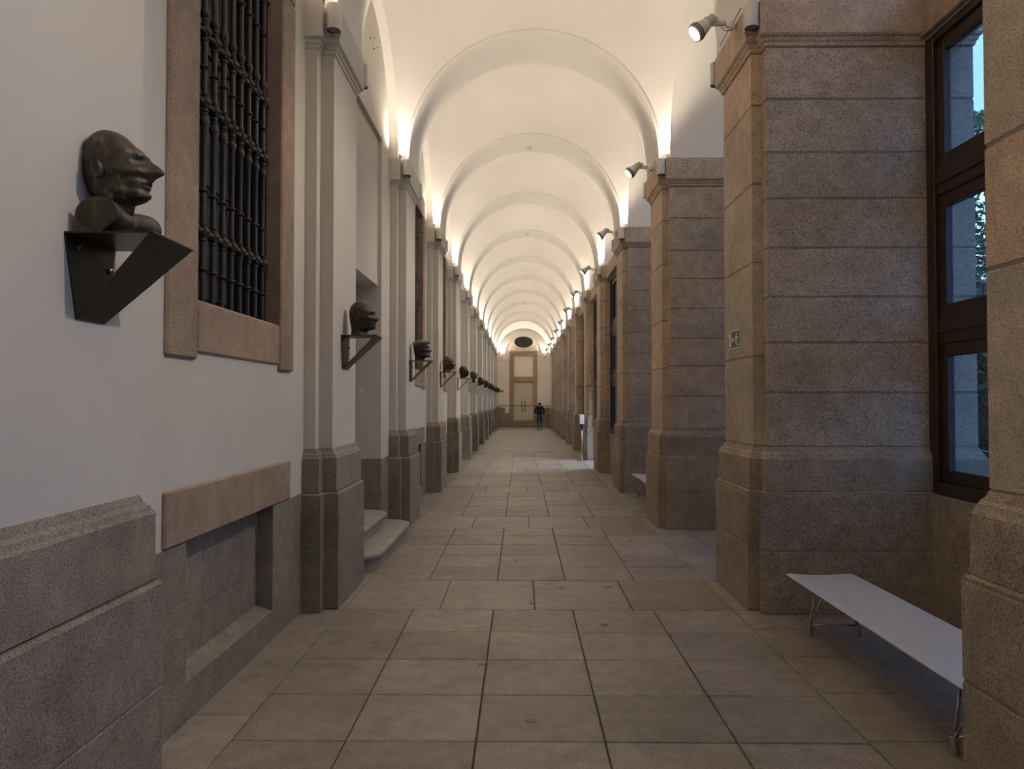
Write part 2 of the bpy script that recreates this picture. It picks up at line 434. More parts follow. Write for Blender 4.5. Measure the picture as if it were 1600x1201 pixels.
capL = ringmesh(polyL, [(4.49, .069), (4.50, .058), (4.525, .056), (4.53, .046), (4.555, .036), (4.565, .020), (4.575, .012), (4.855, .012), (4.86, .017)], 'capital')
for k in KS:
    p = obj('pilaster', shaftL, M['plaster'], wall_left, (0, cy(k) - (.04 if k == -1 else 0), 0))
    for b in blkL: obj(b.name.split('.')[0], b, M['lbase'], p)
    obj('capital', capL, M['plaster'], p)

# ---- barred windows
def window_left(n, k):
    o = bay0(k)
    w_ = empty('window_%d' % n, (XL, 4.71+o, 1.88)); tag(w_, kind='structure')
    def st(name, x0, x1, y0, y1, z0, z1, b=.012):
        mb = MB(); mb.box(x0-XL, x1-XL, y0-4.71, y1-4.71, z0-1.88, z1-1.88, b)
        return obj(name, mb.mesh(name), M['surround'], w_)
    xf, xi = XL+.022, XL-.10
    st('jamb_stone', xi, xf, 3.69, 4.04, 1.875, 4.0); st('jamb_stone', xi, xf, 3.69, 4.04, 4.005, 4.9)
    st('jamb_stone', xi, xf+.006, 5.43, 5.73, 1.875, 4.62); st('jamb_stone', xi, xf+.006, 5.43, 5.73, 4.625, 4.9)
    st('sill_stone', xi, xf-.004, 4.043, 5.427, 1.912, 2.195); st('lintel_stone', xi, xf, 3.69, 5.73, 4.905, 5.23)
    # dark lining and shutters behind
    mb = MB()
    for y0, y1 in ((4.02, 4.06), (5.41, 5.45)): mb.box(-.42, -.101, y0-4.71, y1-4.71, .29, 3.03)
    mb.box(-.42, -.101, 4.02-4.71, 5.45-4.71, 3.0, 3.05); mb.box(-.42, -.101, 4.02-4.71, 5.45-4.71, .27, .312)
    obj('lining', mb.mesh('lining'), M['shutter'], w_)
    for j in range(2):
        mb = MB(); a = -.65+j*.69
        mb.box(-.34, -.30, a, a+.66, .32, 3.0)
        for z0, z1 in ((.42, 1.05), (1.15, 1.9), (2.0, 2.9)): mb.box(-.30, -.285, a+.1, a+.56, z0, z1, .01)
        obj('shutter', mb.mesh('shutter'), M['shutter'], w_)
    # bars
    zb = [2.195-1.88, 4.9-1.88]
    k1, k2, k3, k4 = 2.615-1.88, 3.355-1.88, 3.758-1.88, 4.50-1.88
    pr = [(.017, zb[0])]
    def ringp(z): return [(.016, z-.014), (.026, z-.006), (.030, z), (.026, z+.006), (.016, z+.014)]
    def bulge(z, s): return [(.016, z-.05), (.021, z-.045), (.021, z-.038), (.017, z-.032), (.026, z-.012), (.028, z), (.025, z+.012), (.017, z+.03)] if s < 0 else [(.017, z-.03), (.025, z-.012), (.028, z), (.026, z+.012), (.017, z+.032), (.021, z+.038), (.021, z+.045), (.016, z+.05)]
    pr += ringp(2.40-1.88)
    def knot(z): return [(.017, z-.055), (.024, z-.05), (.024, z-.042), (.018, z-.036), (.020, z+.036), (.024, z+.042), (.024, z+.05), (.017, z+.055)]
    pr += knot(k1) + ringp(2.85-1.88) + bulge(k2-.11, 1) + knot(k2) + ringp((k2+k3)/2) + knot(k3) + bulge(k3+.11, -1) + ringp(4.22-1.88) + knot(k4) + [(.016, zb[1])]
    mb = MB(); mb.lathe(pr, 10); bar = autosmooth(mb.mesh('bar'), 40)
    kn = MB()
    kn.box(-.026, .026, -.026, .026, -.032, .032, .008)
    kn.lathe([(.012, .0), (.026, .024), (.022, .03), (.010, .040), (.003, .042)], 10, axis=(1, 0, 0))
    for s in (-1, 1): kn.lathe([(.010, .02), (.020, .034), (.019, .044), (.009, .055)], 8, axis=(0, s, 0))
    knm = autosmooth(kn.mesh('knot'), 35)
    ys = [5.31-.142*j-4.71 for j in range(9)]
    for y in ys:
        b_ = obj('bar', bar, M['iron'], w_, (-.075, y, 0))
        for z in (k1, k2, k3, k4): obj('knot', knm, M['iron'], b_, (0, 0, z))
    for z in (k1, k2, k3, k4):
        mb = MB(); mb.tube([(-.075, 4.05-4.71, z), (-.075, 5.42-4.71, z)], .011, 8); obj('rail', mb.mesh('rail'), M['iron'], w_)
    return w_
for n, k in enumerate(WIN_L): window_left(n+1, k)

# ---- doorway in the second bay
d1 = empty('door_1', (-2.1, 8.635, .34)); tag(d1, kind='structure')
for y0, y1 in ((-.80, -.01), (.01, .80)):
    mb = MB(); mb.box(-.04, 0, y0, y1, 0, 2.75, .004); mb.box(0, .012, y0+.1, y1-.1, .15, 1.1, .006); mb.box(0, .012, y0+.1, y1-.1, 1.25, 2.6, .006)
    obj('leaf', mb.mesh('leaf'), M['door_paint'], d1)
mb = MB(); mb.lathe([(.012, 0), (.012, .03), (.028, .045), (.024, .07), (.0, .075)], 12, (.0, -.08, 1.0), (1, 0, 0)); obj('knob', mb.mesh('knob', True), M['chrome'], d1)
mb = MB(); mb.box(-1.99, -1.96, 9.462, 9.478, 1.74, 1.84, .003)
tag(obj('switch_plate', mb.mesh('switch_plate'), M['white']), 'small pale switch plate inside the doorway recess behind the second bust', 'switch')
def step_outline(yh, x1, r, n=10):
    pts = [(-2.3, -yh)]
    pts += [(x1-r+r*math.sin(a), -yh+r-r*math.cos(a)) for a in [PI/2*i/n for i in range(n+1)]]
    pts += [(x1-r+r*math.cos(a), yh-r+r*math.sin(a)) for a in [PI/2*i/n for i in range(n+1)]]
    pts += [(-2.3, yh)]
    return pts
st = empty('stone_steps', (0, 8.58, 0)); tag(st, 'pair of grey rounded doorsteps between the first two granite pilaster bases', 'steps')
for yh, x1, z0, z1 in ((1.16, -1.37, 0, .17), (.83, -1.60, .17, .34)):
    f = lambda o, yh=yh, x1=x1: step_outline(yh-o, x1-o, .26)
    mb = MB(); mb.rings(slab_rings(f, [(z0, .035), (z1-.065, .035), (z1-.058, .012), (z1-.045, .002), (z1-.025, 0), (z1-.008, .005), (z1, .016)]))
    if z0: pass
    obj('step', autosmooth(mb.mesh('step'), 50), M['step'], st)

# ================================================================== RIGHT PIERS
def polyB(o):  # deep backing block
    b = .62-o; x0, x1 = 1.885+o, 3.68-o
    return [(x0, -b), (x1, -b), (x1, b), (x0, b)]
def polyM(o):  # pilaster on the gallery side
    a = .5-o; x0, x1 = 1.80+o, 1.96+o
    return [(x0, -a), (x1, -a), (x1, a), (x0, a)]
def chip(z0, z1, o, e=.003, h=.012): return [(z0+.006, o+e+.002), (z0+.008, o+e), (z0+h, o), (z1-h, o), (z1-.008, o+e), (z1-.006, o+e+.002)]
ORD = ['', 'first', 'second', 'third', 'fourth', 'fifth', 'sixth', 'seventh', 'eighth', 'ninth', 'tenth', 'eleventh', 'twelfth', 'thirteenth']
base_moul = [(.951, .03), (.955, .024), (1.20, .024), (1.213, .030), (1.222, .036), (1.24, .042), (1.256, .058), (1.275, .066), (1.295, .073)]
cap_prof = [(4.49, .073), (4.495, .062), (4.52, .058), (4.53, .048), (4.555, .040), (4.565, .024), (4.58, .016), (4.845, .016), (4.86, .026)]
CB = [1.295, 1.725, 2.12, 2.484, 2.876, 3.27, 3.64, 4.067, 4.49]
pm_cache = {}
def pier(k):
    p = empty('stone_pier', (0, cy(k), 0))
    rnd = random.Random(100+k)
    def rm(poly, prof, name, mat):
        if k in (-1, 0, 1) and name in ('stone_block', 'plinth_stone'):
            low = name == 'plinth_stone'; big = low and k == 0 and poly is polyB
            return obj(name, roughmesh(poly, prof, name, 10*k+prof[0][0]*3+len(name), .0045 if low else .003, .02 if big else .006), M[mat], p)
        key = (poly.__name__, tuple(prof))
        if key not in pm_cache: pm_cache[key] = ringmesh(poly, prof, name)
        return obj(name, pm_cache[key], M[mat], p)
    for poly, side in ((polyB, 0), (polyM, 1)):
        s = 'front' if side else 'side'
        rm(poly, chip(0, .49 if not side else .52, 0), 'plinth_stone', 'base'); rm(poly, chip(.49 if not side else .52, .93, 0)[:-2]+[(.94, .012), (.95, .022)], 'plinth_stone', 'base')
        rm(poly, base_moul, 'base_moulding', 'base' if not side else 'base')
        rm(poly, [(1.29, .079), (4.5, .079)], 'mortar', 'mortar'); rm(poly, [(.0, .004), (.94, .004)], 'mortar', 'mortar')
        v = k % 3
        zs = [CB[0]] + [z + (.05*((v*7+i*3) % 3 - 1) if k else 0) for i, z in enumerate(CB[1:-1])] + [CB[-1]]
        if side: zs = [CB[0], 2.02+.08*v, 2.78-.05*v, 3.42+.06*v, 4.06, CB[-1]]
        for a, b in zip(zs[:-1], zs[1:]): rm(poly, chip(round(a, 3), round(b, 3), .075), 'stone_block', s)
        rm(poly, cap_prof, 'capital_stone', s)
    return p
plabels = {-2: 'granite pier behind the viewer', -1: 'nearest granite pier cut off by the right edge, hiding the bench end',
           0: 'large granite pier carrying the green exit sign, beside the near bench'}
for k in KS:
    p = pier(k)
    lab = plabels.get(k)
    if not lab:
        lab = {1: 'granite pier just beyond the exit sign pier, hiding most of the far bench', 2: 'granite pier at the far end of the second bench',
               3: 'slim-looking granite pier before the blue-lit glass door', 4: 'granite pier right behind the white dispenser on a pole'}.get(k)
    if not lab: lab = '%s granite pier beyond the one with the exit sign on the right' % ORD[k]
    tag(p, lab, 'pillar', 'granite piers along the right side')

# ---- right wall: parapets, lintels, tympana
SHALLOW = [2, 3, 4]
wr = MB()
for k in bounds:
    a, b = (cy(k)+.5, cy(k)+BAY-.5) if k < NP-1 else (cy(k)+.5, YEND)
    if k == -3: a = YBACK-.6
    yc = (cy(k)+cy(k)+BAY)/2 if k < NP-1 else (cy(k)+YEND)/2
    if k == -3: yc = (YBACK-.6+cy(-2))/2
    # tympanum with a half-round window hole approximated by an inner arch
    n = 24; ri = 1.12
    V = []; F = []
    for x in (XR, XR+.3):
        for i in range(n+1):
            t = PI*i/n; V.append((x, yc-ri*math.cos(t), 4.95+ri*math.sin(t)))
        for i in range(n+1):
            t = PI*i/n; V.append((x, yc-1.6*math.cos(t), 4.86+1.9*math.sin(t)))
    m_ = 2*(n+1)
    for i in range(n):
        F += [(i, i+1, n+2+i, n+1+i), (m_+i+1, m_+i, m_+n+1+i, m_+n+2+i), (i+1, i, m_+i, m_+i+1)]
    wr.add(V, F)
    wr.box(XR, XR+.3, a-.6, yc-ri, 4.52, 4.96); wr.box(XR, XR+.3, yc+ri, b+.6, 4.52, 4.96); wr.box(XR, XR+.3, yc-ri, yc+ri, 4.52, 4.95)
wr.box(2.05, XR, cy(NP-1)+.5, YEND, 0, 7.0)
wall_right = obj('wall_right', wr.mesh('wall_right'), M['vault']); tag(wall_right, kind='structure')
def lunette(k):
    yc = cy(k)+BAY/2 if k < NP-1 else (cy(k)+YEND)/2
    if k == -3: yc = (YBACK-.6+cy(-2))/2
    w_ = empty('window_%d' % (30+k), (XR+.15, yc, 4.95)); tag(w_, kind='structure')
    n = 24; mb = MB()
    for r0, r1 in ((1.12, 1.05), (.55, .51)):
        R = []
        for i in range(n+1):
            t = PI*i/n; c, s = math.cos(t), math.sin(t)
            R.append([(-.03, r0*c, r0*s), (.03, r0*c, r0*s), (.03, r1*c, r1*s), (-.03, r1*c, r1*s)])
        mb.rings(R)
    mb.box(-.03, .03, -1.12, 1.12, 0, .07)
    for t in (PI*.25, PI*.5, PI*.75):
        mb.tube([(0, .5*math.cos(t), .5*math.sin(t)), (0, 1.08*math.cos(t), 1.08*math.sin(t))], .02, 6)
    obj('frame', mb.mesh('frame'), M['wood'], w_)
    v = [(0, 1.1*math.cos(PI*i/n), 1.1*math.sin(PI*i/n)) for i in range(n+1)]
    obj('pane', mesh('pane', v, [tuple(range(n+1))]), M['glass'], w_)
for k in bounds[:-1]: lunette(k)
def window_right(n, k, x, door=False):
    a, b = cy(k)+.545, (cy(k)+BAY-.545 if k < NP-1 else YEND)
    if k == -3: a = YBACK-.6
    yc = (a+b)/2; h = (b-a)/2
    w_ = empty(('door_%d' if door else 'window_%d') % n, (x, yc, 0)); tag(w_, kind='structure')
    z0 = .02 if door else .94; z1 = 4.53
    mb = MB()
    mb.box(.0, .10, -h, -h+.12, z0, z1, .006); mb.box(.0, .10, h-.12, h, z0, z1, .006)
    mb.box(.0, .10, -h+.12, h-.12, z1-.07, z1, .006); mb.box(-.012, .10, -h+.12, h-.12, 0 if door else z0, .02 if door else z0+.09, .004)
    obj('frame', mb.mesh('frame'), M['wood'], w_)
    zz = [(z0+.09, 2.10), (2.30, 3.25), (3.457, z1-.07)]
    mb = MB(); mb.box(.015, .095, -h+.12, h-.12, 2.10, 2.30, .006); mb.box(.003, .015, -h+.1, h-.1, 2.185, 2.215); obj('transom', mb.mesh('transom'), M['wood'], w_)
    mb = MB(); mb.box(.015, .095, -h+.12, h-.12, 3.25, 3.457, .006); mb.box(.003, .015, -h+.1, h-.1, 3.335, 3.37); obj('transom', mb.mesh('transom'), M['wood'], w_)
    mul = .09
    mb = MB(); mb.box(.01, .10, -mul, mul, 2.2 if door else z0+.09, z1-.07, .006); obj('mullion', mb.mesh('mullion'), M['wood'], w_)
    for s in (-1, 1):
        y0, y1 = (-h+.12, -mul) if s < 0 else (mul, h-.12)
        for q0, q1 in zz:
            if door and q0 < 1:        # the two leaves stand open, folded outwards
                W2 = y1-y0; lf = empty('leaf', (.10, s*(h-.10), 0), 0, w_)
                mb = MB(); mb.box(0, .09, -.03, .03, q0, q1, .004); mb.box(W2-.09, W2, -.03, .03, q0, q1, .004); mb.box(.09, W2-.09, -.03, .03, q1-.09, q1, .004); mb.box(.09, W2-.09, -.03, .03, q0, q0+.16, .004)
                obj('leaf_frame', mb.mesh('leaf_frame'), M['wood'], lf)
                mb = MB(); mb.box(.08, W2-.08, -.003, .003, q0+.15, q1-.08); obj('pane', mb.mesh('pane'), M['clear_glass'], lf)
                mb = MB(); mb.tube([(W2-.045, -s*.07, .8), (W2-.045, -s*.07, 1.5)], .014, 8); obj('handle', mb.mesh('handle', True), M['chrome'], lf)
                continue
            mb = MB(); fw = .10
            mb.box(.03, .085, y0, y0+fw, q0, q1, .004); mb.box(.03, .085, y1-fw, y1, q0, q1, .004)
            mb.box(.03, .085, y0+fw, y1-fw, q0, q0+fw, .004); mb.box(.03, .085, y0+fw, y1-fw, q1-fw, q1, .004)
            sa = obj('sash', mb.mesh('sash'), M['wood'], w_)
            mb = MB(); mb.box(.056, .060, y0+fw-.01, y1-fw+.01, q0+fw-.01, q1-fw+.01); obj('pane', mb.mesh('pane'), M['clear_glass' if door else 'glass'], sa)
    if not door:
        L = (b-a)
        for j in range(2):
            stone(wall_right, 'base', x-.03, x+.3, a-.0+j*L/2+.002, a+(j+1)*L/2-.002, 0, .935, name='parapet_stone')
    else:
        pass
    if k in SHALLOW:
        stone(wall_right, 'side', x-.09, XR+.1, a, (a+b)/2-.002, 4.535, 4.858, .01, 'lintel_stone'); stone(wall_right, 'side', x-.09, XR+.1, (a+b)/2+.002, b, 4.535, 4.858, .01, 'lintel_stone')
    else:
        stone(wall_right, 'surround', x-.05, XR+.28, a, b, 4.535, 4.95, .008, 'lintel_stone')
nd = 2; nw = 4
for k in bounds:
    if k == NP-1: continue
    if k == 3: window_right(2, k, 2.09, True)
    else: window_right(nw, k, 2.09 if k in SHALLOW else XR, False); nw += 1

# ================================================================== END WALL
we = MB()
Wz = [(-.93+CX, .93+CX, .38, 5.10)]
def gridxz(mb, x0, x1, y0, y1, z0, z1, holes):
    X = sorted({x0, x1, *[h[0] for h in holes], *[h[1] for h in holes]}); Z = sorted({z0, z1, *[h[2] for h in holes], *[h[3] for h in holes]})
    for a, b in zip(X[:-1], X[1:]):
        for c, d in zip(Z[:-1], Z[1:]):
            if any(a >= h[0]-1e-6 and b <= h[1]+1e-6 and c >= h[2]-1e-6 and d <= h[3]+1e-6 for h in holes): continue
            mb.box(a, b, y0, y1, c, d)
gridxz(we, -2.6, 3.8, YEND, YEND+.5, 0, 7.0, Wz)
# archivolt step
n = 32; R = []
for i in range(n+1):
    t = PI*i/n; c, s = math.cos(t), math.sin(t)
    R.append([(CX+1.9*c, YEND, 4.79+1.95*s), (CX+1.9*c, YEND-.07, 4.79+1.95*s), (CX+1.25*c, YEND-.07, 4.79+1.30*s), (CX+1.25*c, YEND, 4.79+1.30*s)])
we.rings(R)
for x0, x1 in ((-1.62, -1.04), (1.38, 1.98)):
    we.box(x0, x1, YEND-.06, YEND, .4, 4.5); we.box(x0-.02, x1+.03, YEND-.12, YEND, 4.50, 4.79)
we.box(-2.6, 3.8, YEND+.5, YEND+.9, 0, 7.0)  # unseen back box, added to close the light leak behind the end door
wall_end = obj('wall_end', we.mesh('wall_end'), M['vault']); tag(wall_end, kind='structure')
def est(name, x0, x1, y0, y1, z0, z1, mat='surround'):
    mb = MB(); mb.box(x0, x1, y0, y1, z0, z1, .01); return obj(name, mb.mesh(name), M[mat], wall_end)
for x0, x1, z1 in ((-1.66, -1.08, 1.28), (-1.08, -.77, .91), (1.42, 2.0, 1.28), (1.11, 1.42, .91)):
    est('dado_stone', x0, x1-.004, YEND-.13, YEND, .4, z1, 'lbase')
for s in (-1, 1):
    a, b = sorted((CX+s*.65, CX+s*.93))
    for z0, z1 in ((.4, 1.6), (1.605, 3.02), (3.37, 4.805)): est('jamb_stone', a, b, YEND-.10, YEND+.3, z0, z1)
est('lintel_stone', CX-.95, CX+.95, YEND-.105, YEND+.3, 3.025, 3.365); est('lintel_stone', CX-.93, CX+.93, YEND-.10, YEND+.3, 4.81, 5.10)
est('blind_panel', CX-.65, CX+.65, YEND+.03, YEND+.2, 3.36, 4.81, 'vault')
for i, (y, z0, z1) in enumerate(((50.8, 0, .20), (51.15, .2, .40))):
    for j, (a, b) in enumerate(((-1.70, -.4), (-.4, .85), (.85, 2.1))):
        est('stair_stone', a+.002, b-.002, y, YEND+.3, z0, z1-.002, 'lbase')
d3 = empty('door_3', (CX, YEND+.08, .40)); tag(d3, kind='structure')
for s in (-1, 1):
    a, b = sorted((s*.004, s*.65)); mb = MB(); mb.box(a, b, 0, .05, .01, 2.62, .004); lf = obj('leaf', mb.mesh('leaf'), M['door_paint'], d3)
    mb = MB(); mb.tube([(s*.105, -.06, .55), (s*.105, -.06, 1.29)], .02, 8)
    for z in (.65, 1.2): mb.tube([(s*.105, -.06, z), (s*.105, .01, z)], .01, 6)
    obj('handle', mb.mesh('handle'), M['iron'], lf)
# oval window
ow = empty('window_29', (CX+.01, YEND-.02, 5.72)); tag(ow, kind='structure')
n = 36
v = [(.64*math.cos(2*PI*i/n), 0, .40*math.sin(2*PI*i/n)) for i in range(n)]
obj('pane', mesh('pane', v, [tuple(range(n))]), simple('dark_glass', (.015, .013, .016), .15), ow)
mb = MB(); R = []
for i in range(n+1):
    c, s = math.cos(2*PI*i/n), math.sin(2*PI*i/n); R.append([(a*c, y, b*s) for a, b, y in ((.70, .46, .02), (.70, .46, -.03), (.63, .39, -.03), (.63, .39, .02))])
mb.rings(R, cap=False); obj('frame', mb.mesh('frame'), M['vault'], ow)
mb = MB()
for i in range(-3, 4):
    x = i*.16; h = .40*math.sqrt(1-(x/.64)**2); mb.box(x-.008, x+.008, -.02, -.005, -h, h)
for i in range(-2, 3):
    z = i*.14; h = .64*math.sqrt(1-(z/.40)**2); mb.box(-h, h, -.02, -.005, z-.008, z+.008)
obj('grille', mb.mesh('grille'), simple('grille_wood', (.10, .05, .03), .5), ow)
# handrail in front of the end wall
hr = empty('handrail', (0, 51.0, 0)); tag(hr, 'thin metal handrail crossing in front of the end door', 'railing')
mb = MB(); mb.tube([(-1.66, -.75, 1.28), (-1.42, -.1, 1.40), (1.98, -.1, 1.40)], .022, 8); obj('rail', mb.mesh('rail'), M['iron'], hr)
for x in (-1.42, 1.75):
    mb = MB(); mb.tube([(x, -.1, 0.0), (x, -.1, 1.40)], .012, 6); obj('post', mb.mesh('post'), M['iron'], hr)
# wall behind the viewer
mb = MB(); mb.box(-2.6, 3.8, YBACK-1.1, YBACK-.6, 0, 7.0); tag(obj('wall_back', mb.mesh('wall_back'), M['plaster']), kind='structure')

# ================================================================== EXIT SIGNS
def exit_sign(name, loc, rz, w_, h, label):
    """panel in local xz facing -y"""
    t = empty(name, loc, rz); tag(t, label, 'sign', 'exit signs')
    mb = MB(); mb.box(-w_/2, w_/2, -.006, 0, -h/2, h/2); obj('panel', mb.mesh('panel'), M['sign_pale'], t)
    mb = MB(); mb.box(-w_/2+.012, w_/2-.012, -.0075, -.006, -h/2+.012, h/2-.012); obj('green_field', mb.mesh('green_field'), M['sign_green'], t)
    u_ = h; mb = MB(); y0, y1 = -.0095, -.0075
    def q(pts):
        mb.rings([[(x*u_, y, z*u_) for x, z in pts] for y in (y1, y0)])
    q([(-.88, -.36), (-.56, -.36), (-.56, .36), (-.88, .36)])                       # doorway
    q([(-.46, 0), (-.28, .16), (-.28, .05), (-.02, .05), (-.02, -.05), (-.28, -.05), (-.28, -.16)])   # arrow
    mb.rings([[((.38+.075*math.cos(2*PI*i/12))*u_, y, (.27+.075*math.sin(2*PI*i/12))*u_) for i in range(12)] for y in (y1, y0)])
    q([(.20, .14), (.40, .17), (.48, .10), (.44, -.06), (.30, -.04)])              # torso
    q([(.20, .14), (.10, .00), (.15, -.03), (.27, .10)]); q([(.44, .12), (.60, .0), (.64, .05), (.50, .18)])
    q([(.30, -.02), (.16, -.14), (.02, -.14), (.02, -.20), (.19, -.20), (.38, -.06)])
    q([(.36, -.03), (.46, -.05), (.56, -.34), (.70, -.36), (.70, -.30), (.60, -.28)])
    q([(.36, -.03), (.44, -.05), (.40, -.20), (.44, -.36), (.36, -.36), (.33, -.2)])
    obj('running_figure', mb.mesh('running_figure'), M['sign_pale'], t)
exit_sign('exit_sign', (1.874, 6.73, 2.197), -PI/2, .33, .165, 'green and cream exit sign with arrow on the large granite pier')
exit_sign('exit_sign', (-1.30, YEND-.062, 2.39), 0, .27, .16, 'tiny exit sign on the white end wall left of the door')

# ================================================================== LIGHT FIXTURES
hm = MB(); hm.lathe([(.050, 0), (.055, .004), (.055, .205), (.052, .21), (.046, .21), (.046, .17)], 24, cap=False); hm.lathe([(.046, .17), (.0001, .17)], 24, cap=False)
housing = autosmooth(hm.mesh('housing'), 40)
hm = MB(); hm.lathe([(.0001, .006), (.046, .006)], 24, cap=False); lensm = hm.mesh('lens')
hm = MB(); R = []
hm.lathe([(.050, 0), (.055, -.001), (.055, .003), (.046, .003), (.046, -.001), (.050, 0)], 24, cap=False); trimr = hm.mesh('trim_ring')
hm = MB(); hm.box(-.05, .05, .045, .068, -.012, .20, .004); plate = hm.mesh('back_plate')
hm = MB(); hm.lathe([(.0001, .195), (.045, .195)], 20, cap=False); discm = hm.mesh('lamp_disc')
def uplight(x, y, z, sgn, label, watts=None):
    t = empty('uplight', (x, y, z), 0 if sgn < 0 else PI)
    tag(t, label, 'lamp', 'white tube uplights on the capitals')
    obj('housing', housing, M['tube'], t); obj('lens', lensm, M['lens'], t); obj('trim_ring', trimr, M['lamp_dark'], t)
    obj('back_plate', plate, M['tube'], t); obj('lamp_disc', discm, M['glow'], t)
    ld = bpy.data.lights.get('uplight') or bpy.data.lights.new('uplight', 'SPOT')
    ld.energy = UP_W; ld.color = WARM; ld.spot_size = math.radians(140); ld.spot_blend = 1.0; ld.shadow_soft_size = .035
    if watts: ld = ld.copy(); ld.energy = watts
    lo = bpy.data.objects.new('uplight_bulb', ld); C.objects.link(lo); lo.parent = t; lo.location = (0, 0, .225)
    inw = (1 if x < CX else -1)*(1 if sgn < 0 else -1)
    lo.rotation_mode = 'QUATERNION'; lo.rotation_quaternion = Vector((.22*inw, -.55, 1)).to_track_quat('-Z', 'Y')
def where(k, side):
    if side > 0:
        return {-2: 'the right pier behind the viewer', -1: 'the nearest right pier', 0: 'the exit sign pier'}.get(k, 'the %s right pier past the exit sign' % ORD[k] if k > 0 else '')
    return {-2: 'the left pilaster behind the viewer', -1: 'the left pilaster of the nearest bust'}.get(k, 'the %s left pilaster' % ORD[k+2])
for k in KS:
    for side, x in ((-1, -1.505), (1, 1.845)):
        for sgn in (-1, 1):
            if k == -2 and sgn < 0: pass
            uplight(x, cy(k)+sgn*(.488+.068), 4.635, sgn, 'white tube uplight, %s side, on %s' % ('near' if sgn < 0 else 'far', where(k, side)))
for x, q in ((-1.30, 'left'), (1.66, 'right')):
    uplight(x, YEND-.19, 4.60, -1, 'white tube uplight on the %s capital of the end wall' % q, 120)
# picture spots on the right capitals
def spot_meshes():
    hd = MB(); hd.lathe([(.010, -.10), (.028, -.095), (.030, -.03), (.040, -.02), (.055, .03), (.060, .045), (.060, .085), (.052, .088), (.050, .075)], 20, axis=(0, 0, -1), cap=False)
    for i in range(5): hd.lathe([(.030, -.09+i*.013), (.036, -.088+i*.013), (.036, -.083+i*.013), (.030, -.081+i*.013)], 16, axis=(0, 0, -1), cap=False)
    a = autosmooth(hd.mesh('lamp_head'), 35)
    rb = MB(); rb.lathe([(.061, .05), (.063, .052), (.063, .058), (.061, .06)], 20, axis=(0, 0, -1)); rb.lathe([(.061, .066), (.063, .068), (.063, .074), (.061, .076)], 20, axis=(0, 0, -1)); b = rb.mesh('rib_ring')
    g = MB(); g.lathe([(.0001, .078), (.051, .078)], 20, axis=(0, 0, -1), cap=False); return a, b, g.mesh('lamp_glass')
sh, sr, sg_ = spot_meshes()
for k in KS:
    t = empty('spotlight', (1.79, cy(k)-.22, 4.83)); tag(t, 'grey arm spotlight on %s' % where(k, 1), 'lamp', 'spotlights on the right capitals')
    mb = MB(); mb.tube([(0.02, 0, -.02), (-.06, 0, -.015), (-.06, 0, .0), (-.20, -.02, -.0)], .012, 8); mb.box(-.17, -.06, -.02, .02, -.005, .03, .004); mb.box(-.03, .006, -.03, .03, -.04, .02, .004)
    obj('arm', mb.mesh('arm'), M['tube'], t)
    mb = MB(); mb.box(-.24, -.12, .0, .06, .02, .075, .006); obj('ballast_box', mb.mesh('ballast_box'), M['tube'], t)
    mb = MB(); mb.tube([(-.10+.012*i, .01, -.01-.035*math.sin(PI*i/8)) for i in range(9)], .003, 6); mb.tube([(.0, .0, .022), (.005, -.22, .03), (.005, .45, .032)], .004, 5); obj('cable', mb.mesh('cable'), M['black'], t)
    tgt = Vector((-1.45, cy(k) - .6, 2.30)) if k < NP-1 else Vector((-.2, YEND, 2.4)); hp = Vector((1.815-.24, cy(k)-.24, 4.82))
    q = (tgt-hp).to_track_quat('-Z', 'Y')
    hd = obj('lamp_head', sh, M['tube'], t, (-.25, -.02, -.02)); hd.scale = (1.25,)*3; hd.rotation_mode = 'QUATERNION'; hd.rotation_quaternion = q
    obj('rib_ring', sr, M['lamp_dark'], hd); obj('lamp_glass', sg_, M['glow'], hd)
    ld = bpy.data.lights.get('spot') or bpy.data.lights.new('spot', 'SPOT')
    ld.energy = SPOT_W; ld.color = (1, .84, .66); ld.spot_size = math.radians(80); ld.spot_blend = 1.0; ld.shadow_soft_size = .05
    lo = bpy.data.objects.new('spot_bulb', ld); C.objects.link(lo); lo.parent = hd; lo.location = (0, 0, -.10)
# smoke detectors at the crown
mb = MB(); mb.lathe([(.055, 0), (.058, -.012), (.05, -.03), (.03, -.038), (.028, -.055), (.0001, -.058)], 20, cap=False); det = autosmooth(mb.mesh('detector'), 35)
for i, y in enumerate((14.78, 22.45, 30.4, 38.35)):
    tag(obj('smoke_detector', det, M['tube'], None, (CX, y, ZS+RA+.001)), 'small white smoke detector on an arch crown, %s from the viewer' % ORD[i+1], 'detector', 'smoke detectors on the vault')
for i, (y, z) in enumerate(((8.69, 5.83), (8.91, 5.81))):
    mb = MB(); mb.lathe([(.03, 0), (.03, .006), (.01, .01), (.008, .05), (.014, .055), (.001, .06)], 10, axis=(1, 0, 0))
    tag(obj('wall_stud', mb.mesh('wall_stud', True), M['chrome'], None, (XL, y, z)), '%s of two tiny metal studs high in the left lunette' % ('left' if i == 0 else 'right'), 'fitting', 'studs in the lunette')

